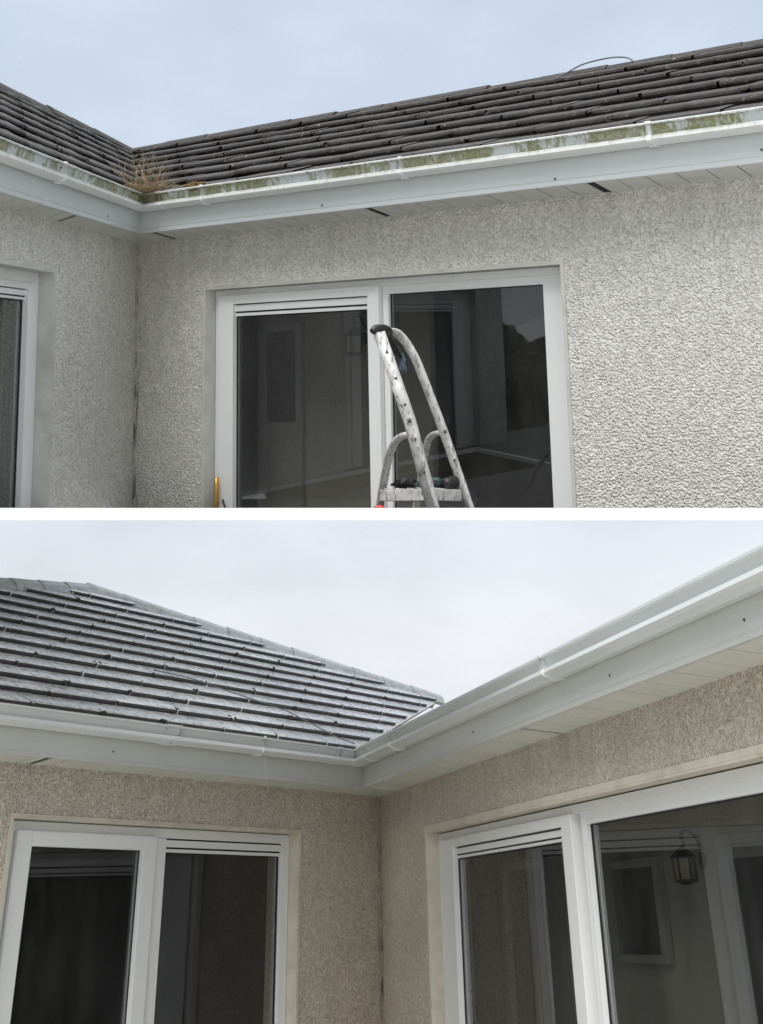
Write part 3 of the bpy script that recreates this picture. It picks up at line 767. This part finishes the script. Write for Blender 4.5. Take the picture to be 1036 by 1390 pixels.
# sofa back low behind the upper door's left pane
V, F = tube(smooth_path([H1.mw @ H1.P('R', .62, -.75, -1.70), H1.mw @ H1.P('R', 1.1, -.72, -1.60), H1.mw @ H1.P('R', 1.7, -.72, -1.56), H1.mw @ H1.P('R', 2.05, -.75, -1.60)], 5), [.10] * 15 + [.09], 12, .9)
so = mesh_obj('sofa', V, F, M['sofa'], None, [(Vector((0, 0, 0)), -SLAB_N)], smooth=True)
add_tag(so, 'dark purple-grey sofa back seen low through the upper sliding door', 'sofa')

# --- step ladder, standing on the white slab in front of the upper door
lad = bpy.data.objects.new('step_ladder', None); col.objects.link(lad); lad.location = (.2, 5.5, 1.52)
add_tag(lad, 'paint-scuffed aluminium step ladder leaning up in front of the upper sliding door', 'ladder')
LI = Matrix.Translation(-lad.location)
lad.location = lad.location * K1; lad.scale = (K1,) * 3
def lp(pts): return [LI @ Vector(p) for p in pts]
FT = (-0.031, 5.082, 2.208)
CLS = [(LI.translation.copy(), -SLAB_N)]
def ltube(name, pts, r, mat, n=10, flat=None, k=1, parent=lad):
    pp = lp(pts); pp = smooth_path(pp, k) if k > 1 else pp
    V, F = tube(pp, r, n, flat); return mesh_obj(name, V, F, mat, parent, CLS, smooth=True)
ltube('rail', [FT, (.095, 5.203, 1.847), (.193, 5.332, 1.475), (.24, 5.40, 1.30)], .028, M['alu'], 12, 1.0)
ltube('rail', [(.010, 5.31, 2.315), (.048, 5.345, 2.322), (.085, 5.375, 2.295), (.120, 5.392, 2.24), (.155, 5.415, 2.165), (.265, 5.50, 1.865), (.369, 5.588, 1.542), (.42, 5.63, 1.38)], .026, M['alu'], 12, .6, 4)
ltube('grip', [(.09, 5.256, 1.800), (.055, 5.31, 1.808), (.028, 5.37, 1.80), (.0, 5.46, 1.765), (-.03, 5.65, 1.69), (-.054, 5.80, 1.60), (-.075, 5.85, 1.50)], .020, M['alu'], 10, .7, 4)
ltube('grip', [(.256, 5.502, 1.887), (.22, 5.56, 1.905), (.19, 5.63, 1.900), (.172, 5.75, 1.86), (.15, 5.90, 1.78), (.12, 6.05, 1.66)], .018, M['alu'], 10, .7, 4)
ltube('top_cap', [(-.060, 5.065, 2.205), (-.045, 5.07, 2.225), (-.012, 5.10, 2.238), (.008, 5.18, 2.262), (.015, 5.28, 2.298), (.010, 5.33, 2.305)], .019, M['black'], 10, .9, 3)
ltube('top_strap', [(-.002, 5.12, 2.225), (.035, 5.20, 2.19), (.055, 5.28, 2.18), (.04, 5.34, 2.25)], .018, M['black'], 8, .5, 3)
V = lp([(-.045, 5.56, 1.650), (.205, 5.36, 1.590), (.325, 5.50, 1.625), (.075, 5.80, 1.715)]); V2 = [v - Vector(SLAB_N) * .05 for v in V]
mesh_obj('platform', V + V2, [(0, 1, 2, 3), (4, 7, 6, 5), (0, 4, 5, 1), (1, 5, 6, 2), (2, 6, 7, 3), (3, 7, 4, 0)], M['alu'], lad, CLS, bevel=.005)
ltube('foot_bracket', [(-.068, 5.50, 1.545), (-.045, 5.50, 1.553), (-.028, 5.49, 1.54)], .015, M['red'], 8, .8, 2)
for q in ((FT, (.095, 5.203, 1.847), .25), (FT, (.095, 5.203, 1.847), .55), (FT, (.095, 5.203, 1.847), .85)):
    p_ = Vector(q[0]).lerp(Vector(q[1]), q[2])
    ltube('rivet', [p_ + Vector((0, -.024, 0)), p_ + Vector((0, -.030, 0))], .006, M['black'], 8)

for k in range(5):          # ribs on the platform's front edge, hinge plates on the rails
    a_ = Vector((-.045, 5.56, 1.652)).lerp(Vector((.205, 5.36, 1.592)), (k + .5) / 5)
    ltube('tread_rib', [a_, a_ + Vector((.115, .15, .033))], .004, M['alu'], 6)
for c_, r_ in (((.095, 5.19, 1.835), .008), ((.262, 5.49, 1.885), .008), ((.118, 5.215, 1.76), .005), ((.3, 5.515, 1.76), .005), ((.152, 5.26, 1.63), .006)):
    ltube('rivet', [Vector(c_), Vector(c_) + Vector((0, -.028, -.002))], r_, M['screw'], 10)
def cloth(name, pts, r, mat, seed, label, cat):
    rnd = random.Random(seed)
    bm = bmesh.new(); bmesh.ops.create_icosphere(bm, subdivisions=4, radius=1)
    c = Vector(pts)
    for v in bm.verts:
        n1 = noise.noise(v.co * 2.3 + Vector((seed, 0, 0))); n2_ = noise.noise(v.co * 6 + Vector((0, seed, 0)))
        v.co = v.co * (1 + .45 * n1 + .22 * n2_); v.co = Vector((v.co.x * r[0], v.co.y * r[1], v.co.z * r[2]))
        if v.co.z < -r[2] * .5: v.co.z = -r[2] * .5
    me = bpy.data.meshes.new(name); bm.to_mesh(me); bm.free(); me.materials.append(mat)
    for pl in me.polygons: pl.use_smooth = True
    o = bpy.data.objects.new(name, me); col.objects.link(o); o.location = c * K1; o.scale = (K1,) * 3; add_tag(o, label, cat); return o
cloth('rag', (.185, 5.50, 1.655), (.060, .05, .020), M['teal'], 3, 'crumpled teal rag on the ladder platform beside the black bottle', 'rag')
cloth('work_glove', (.075, 5.62, 1.692), (.055, .04, .022), M['black'], 8, 'black work glove lying on the left of the ladder platform', 'glove')
cloth('cleaning_cloth', (.072, 5.29, 2.13), (.016, .02, .055), M['blue'], 5, 'pale blue cloth hanging under the ladder top', 'cloth')
V, F = tube([(.245, 5.47, 1.635), (.262, 5.48, 1.645), (.300, 5.50, 1.66), (.306, 5.503, 1.662)], [.026, .030, .030, .024], 12)
b_ = mesh_obj('bottle', V, F, M['black'], smooth=True); b_.scale = (K1,) * 3; add_tag(b_, 'black plastic bottle lying on the right of the ladder platform', 'bottle')

# --- dead grass tuft in the gutter corner of the upper house
tuft = bpy.data.objects.new('dead_grass_tuft', None); col.objects.link(tuft)
tw = H1.mw @ H1.P('R', .36, .285, .262); tuft.matrix_world = H1.mw.copy(); tuft.matrix_world.translation = tw
add_tag(tuft, 'dead reddish grass tuft growing in the gutter at the upper inner corner', 'grass tuft')
rr = random.Random(5)
def blades(name, n, spread, hmin, hmax, rad, lean, mat, dz=0):
    V, F = [], []
    for i in range(n):
        a = rr.uniform(0, 6.283); r = spread * math.sqrt(rr.random())
        p = Vector((r * math.cos(a) * 1.6, r * math.sin(a), rr.uniform(-.02, .0) + dz)); L = rr.uniform(hmin, hmax)
        le = lean * rr.uniform(.2, 1); b = rr.uniform(0, 6.283)
        dr = Vector((math.cos(b) * le, math.sin(b) * le, 1)).normalized(); pts = []
        cu = Vector((rr.uniform(-1, 1), rr.uniform(-1, 1), -.9 * rr.random())) * lean * .5
        for k in range(5):
            t = k / 4; pts.append(p + dr * L * t + cu * L * t * t)
        v, f = tube(pts, [rad, rad * .9, rad * .8, rad * .6, rad * .25], 3)
        o_ = len(V); V += v; F += [tuple(x + o_ for x in q) for q in f]
    bm_v = V
    me = bpy.data.meshes.new(name); me.from_pydata([tuple(v) for v in V], [], F); me.materials.append(mat)
    o = bpy.data.objects.new(name, me); col.objects.link(o); o.parent = tuft; o['kind'] = 'stuff'; return o
blades('grass_blade', 1500, .105, .04, .14, .0020, 1.8, M['straw'])
blades('grass_stalk', 70, .10, .18, .36, .0016, .6, M['straw'])
def moss(name, H, side, u, d, h, r, label, seed, mat='moss'):
    bm = bmesh.new(); bmesh.ops.create_icosphere(bm, subdivisions=4, radius=1)
    for v in bm.verts:
        k = 1 + .35 * noise.noise(v.co * 2.5 + Vector((seed, 0, 0))) + .25 * noise.noise(v.co * 8 + Vector((seed, 3, 0)))
        v.co = Vector((v.co.x * r[0], v.co.y * r[1], v.co.z * r[2])) * k
    me = bpy.data.meshes.new(name); bm.to_mesh(me); bm.free(); me.materials.append(M[mat])
    o = bpy.data.objects.new(name, me); col.objects.link(o)
    mt = Matrix((H.D[side], H.N[side], Vector((0, 0, 1)))).transposed().to_4x4()
    mt = H.mw @ (mt if side == 'R' else Matrix((H.D[side], -H.N[side], Vector((0, 0, 1)))).transposed().to_4x4())
    o.matrix_world = mt; o.matrix_world.translation = H.mw @ H.P(side, u, d, h)
    if label: add_tag(o, label, 'moss', 'moss cushions at the gutter')
    return o
moss('moss_cushion', H1, 'R', .80, .29, .250, (.10, .034, .028), 'orange-brown moss cushion in the gutter right of the grass tuft', 2)
moss('moss_cushion', H1, 'L', .62, .165, .250, (.12, .032, .026), 'dark orange moss cushion in the gutter left of the grass tuft', 7)
moss('moss_cushion', H1, 'R', .08, .20, .245, (.07, .05, .035), 'pale mossy silt heap under the valley behind the grass tuft', 11, 'chalk')

moss('moss_cushion', H1, 'R', 1.12, .285, .244, (.05, .022, .014), 'small brown moss cushion in the gutter right of the first clip', 21)
moss('moss_cushion', H1, 'R', 3.62, .30, .244, (.045, .02, .013), 'small brown moss cushion on the gutter left of the big clip', 29)
# crumbs of moss and lichen over the roofs (stuff)
def crumbs(name, frame, n, urange, srange, zof, size, mat, seed, label, okf, sg=1):
    rnd = random.Random(seed); V, F = [], []
    while n > 0:
        u = rnd.uniform(*urange); s_ = rnd.uniform(*srange)
        if not okf(u, s_): n -= .2; continue
        n -= 1
        r = rnd.uniform(*size); o_ = len(V); c = Vector((sg * u, s_, zof(s_)))
        for k in range(6):
            a = k * 1.047 + rnd.uniform(-.3, .3); V.append(frame @ (c + Vector((math.cos(a) * r * rnd.uniform(.6, 1.5), math.sin(a) * r * rnd.uniform(.6, 1.1), 0))))
        V.append(frame @ (c + Vector((rnd.uniform(-.3, .3) * r, 0, r * rnd.uniform(.5, .9))))); V.append(frame @ (c - Vector((0, 0, r * .5))))
        for k in range(6): F += [(o_ + k, o_ + (k + 1) % 6, o_ + 6), (o_ + (k + 1) % 6, o_ + k, o_ + 7)]
    me = bpy.data.meshes.new(name); me.from_pydata([tuple(v) for v in V], [], F); me.materials.append(mat)
    o = bpy.data.objects.new(name, me); col.objects.link(o); add_tag(o, label, 'debris', None, 'stuff'); return o
g1 = (HR1 / math.sin(pR)) / 8
def zt(g, T): return lambda s_: T * (1 - .65 * (((s_ + .012) % g) / g)) - .002
sgR = roof_frame(H1, 'R', dR, h0, pR)[1]; sgL = roof_frame(H1, 'L', dL, h0, pL)[1]
crumbs('moss_crumbs', H1.mw @ FR1R, 330, (0, 4.6), (0, 1.55), zt(g1, .05), (.005, .016), M['debris'], 3, 'brown moss crumbs and dirt scattered over the upper right roof slope', lambda u, s_: u > .2 - s_ * .8, sgR)
crumbs('lichen_crumbs', H1.mw @ FR1R, 120, (0, 4.6), (0, 1.55), zt(g1, .05), (.004, .010), M['chalk'], 4, 'pale lichen crumbs scattered over the upper right roof slope', lambda u, s_: u > .2 - s_ * .8, sgR)
crumbs('moss_crumbs', H1.mw @ FR1L, 120, (.2, 2.8), (0, 1.0), zt(HR1 / math.sin(pL) / 8, .036), (.004, .012), M['debris'], 5, 'brown moss crumbs scattered over the upper left roof slope', lambda u, s_: u > .4 - s_ * .8, sgL)
crumbs('moss_crumbs', H2.mw @ fr2[0], 170, (-1.5, 4.4), (0, 2.3), zt(.208, .043), (.005, .014), M['debris'], 6, 'dark moss specks on the wet lower roof slope', lambda u, s_: s_ > (eR - u) * .52 and s_ < 2.2 + u * .3, fr2[1])

# cables on the roofs
q0 = H1.mw @ FR1R
pts = [(sgR * 2.50, HR1 / math.sin(pR) - .22, .03), (sgR * 2.58, HR1 / math.sin(pR) - .05, .045), (sgR * 2.68, HR1 / math.sin(pR) + .02, .07), (sgR * 2.86, HR1 / math.sin(pR) + .02, .08), (sgR * 2.98, HR1 / math.sin(pR), .065), (sgR * 3.04, HR1 / math.sin(pR) - .03, .03)]
V, F = tube(smooth_path([q0 @ Vector(p) for p in pts], 6), .006, 6)
c_ = mesh_obj('cable', V, F, M['wire'], smooth=True); add_tag(c_, 'thin grey cable looping up over the upper right roof ridge', 'cable')
q2 = H2.mw @ fr2[0]
pts = [(.72, .0, .06), (.86, .10, .06), (1.05, .45, .06), (1.35, .60, .06), (1.75, .80, .06), (2.1, .85, .06)]
V, F = tube(smooth_path([q2 @ Vector((fr2[1] * a, b, c)) for a, b, c in pts], 6), .0035, 6)
c_ = mesh_obj('cable', V, F, M['wire'], smooth=True); add_tag(c_, 'thin cable trailing down the wet lower roof into the gutter corner', 'cable')

# --- timber fence and hedge across the garden (seen mirrored in the panes)
def fence(a, b, ht, label):
    a, b = Vector(a), Vector(b); d = (b - a); L = d.length; d.normalize(); nn = Vector((-d.y, d.x, 0))
    r = bpy.data.objects.new('timber_fence', None); col.objects.link(r); r.location = a; add_tag(r, label, 'fence', 'fences across the garden')
    n = int(ht / .15)
    for i in range(n):
        V = [d * x + nn * y + Vector((0, 0, z)) for x in (0, L) for y in (-.012 + (i % 2) * .01, .012 + (i % 2) * .01) for z in (i * .15 - .004, i * .15 + .153)]
        mesh_obj('board', V, BOXF, M['wood'], r)
    k = int(L / 1.8) + 1
    for i in range(k):
        x0 = min(i * 1.8, L - .1)
        V = [d * x + nn * y + Vector((0, 0, z)) for x in (x0, x0 + .1) for y in (.015, .115) for z in (0, ht + .05)]
        mesh_obj('post', V, BOXF, M['wood'], r)
def hedge(c, r, n, label):
    rnd = random.Random(9); V, F = [], []
    c = Vector(c)
    for i in range(n):
        v = Vector((rnd.gauss(0, 1), rnd.gauss(0, 1), rnd.gauss(0, 1))).normalized() * rnd.uniform(.55, 1.0)
        k = 1 + .3 * noise.noise(v * 2)
        p = c + Vector((v.x * r[0], v.y * r[1], v.z * r[2])) * k
        a = Vector((rnd.uniform(-1, 1), rnd.uniform(-1, 1), rnd.uniform(-1, 1))).normalized() * .09; b = a.cross(Vector((rnd.uniform(-1, 1), .3, 1))).normalized() * .05
        o_ = len(V); V += [p - a, p + b, p + a, p - b]; F.append((o_, o_ + 1, o_ + 2, o_ + 3))
    me = bpy.data.meshes.new('crown'); me.from_pydata([tuple(v) for v in V], [], F); me.materials.append(M['leaf'])
    o = bpy.data.objects.new('garden_tree', None); col.objects.link(o); o.location = (c.x, c.y, GZ); add_tag(o, label, 'tree', 'trees across the garden')
    cr = bpy.data.objects.new('crown', me); col.objects.link(cr); cr.parent = o; cr.matrix_parent_inverse = Matrix.Translation((-c.x, -c.y, -GZ))
    Vt, Ft = tube([(0, 0, 0), (0.03, 0, (c.z - GZ) * .6), (0, .02, c.z - GZ)], [.11, .08, .04], 8); mesh_obj('trunk', Vt, Ft, M['wood'], o)

fence((-7.9, 7.1, GZ), (-5.35, .65, GZ), 3.0, 'tall brown horizontal-board garden fence left of the houses, mirrored in the upper door')
hedge((-6.6, 4.3, 1.65), (.6, .6, .5), 2600, 'dark round tree head rising over the garden fence, mirrored in the upper door')
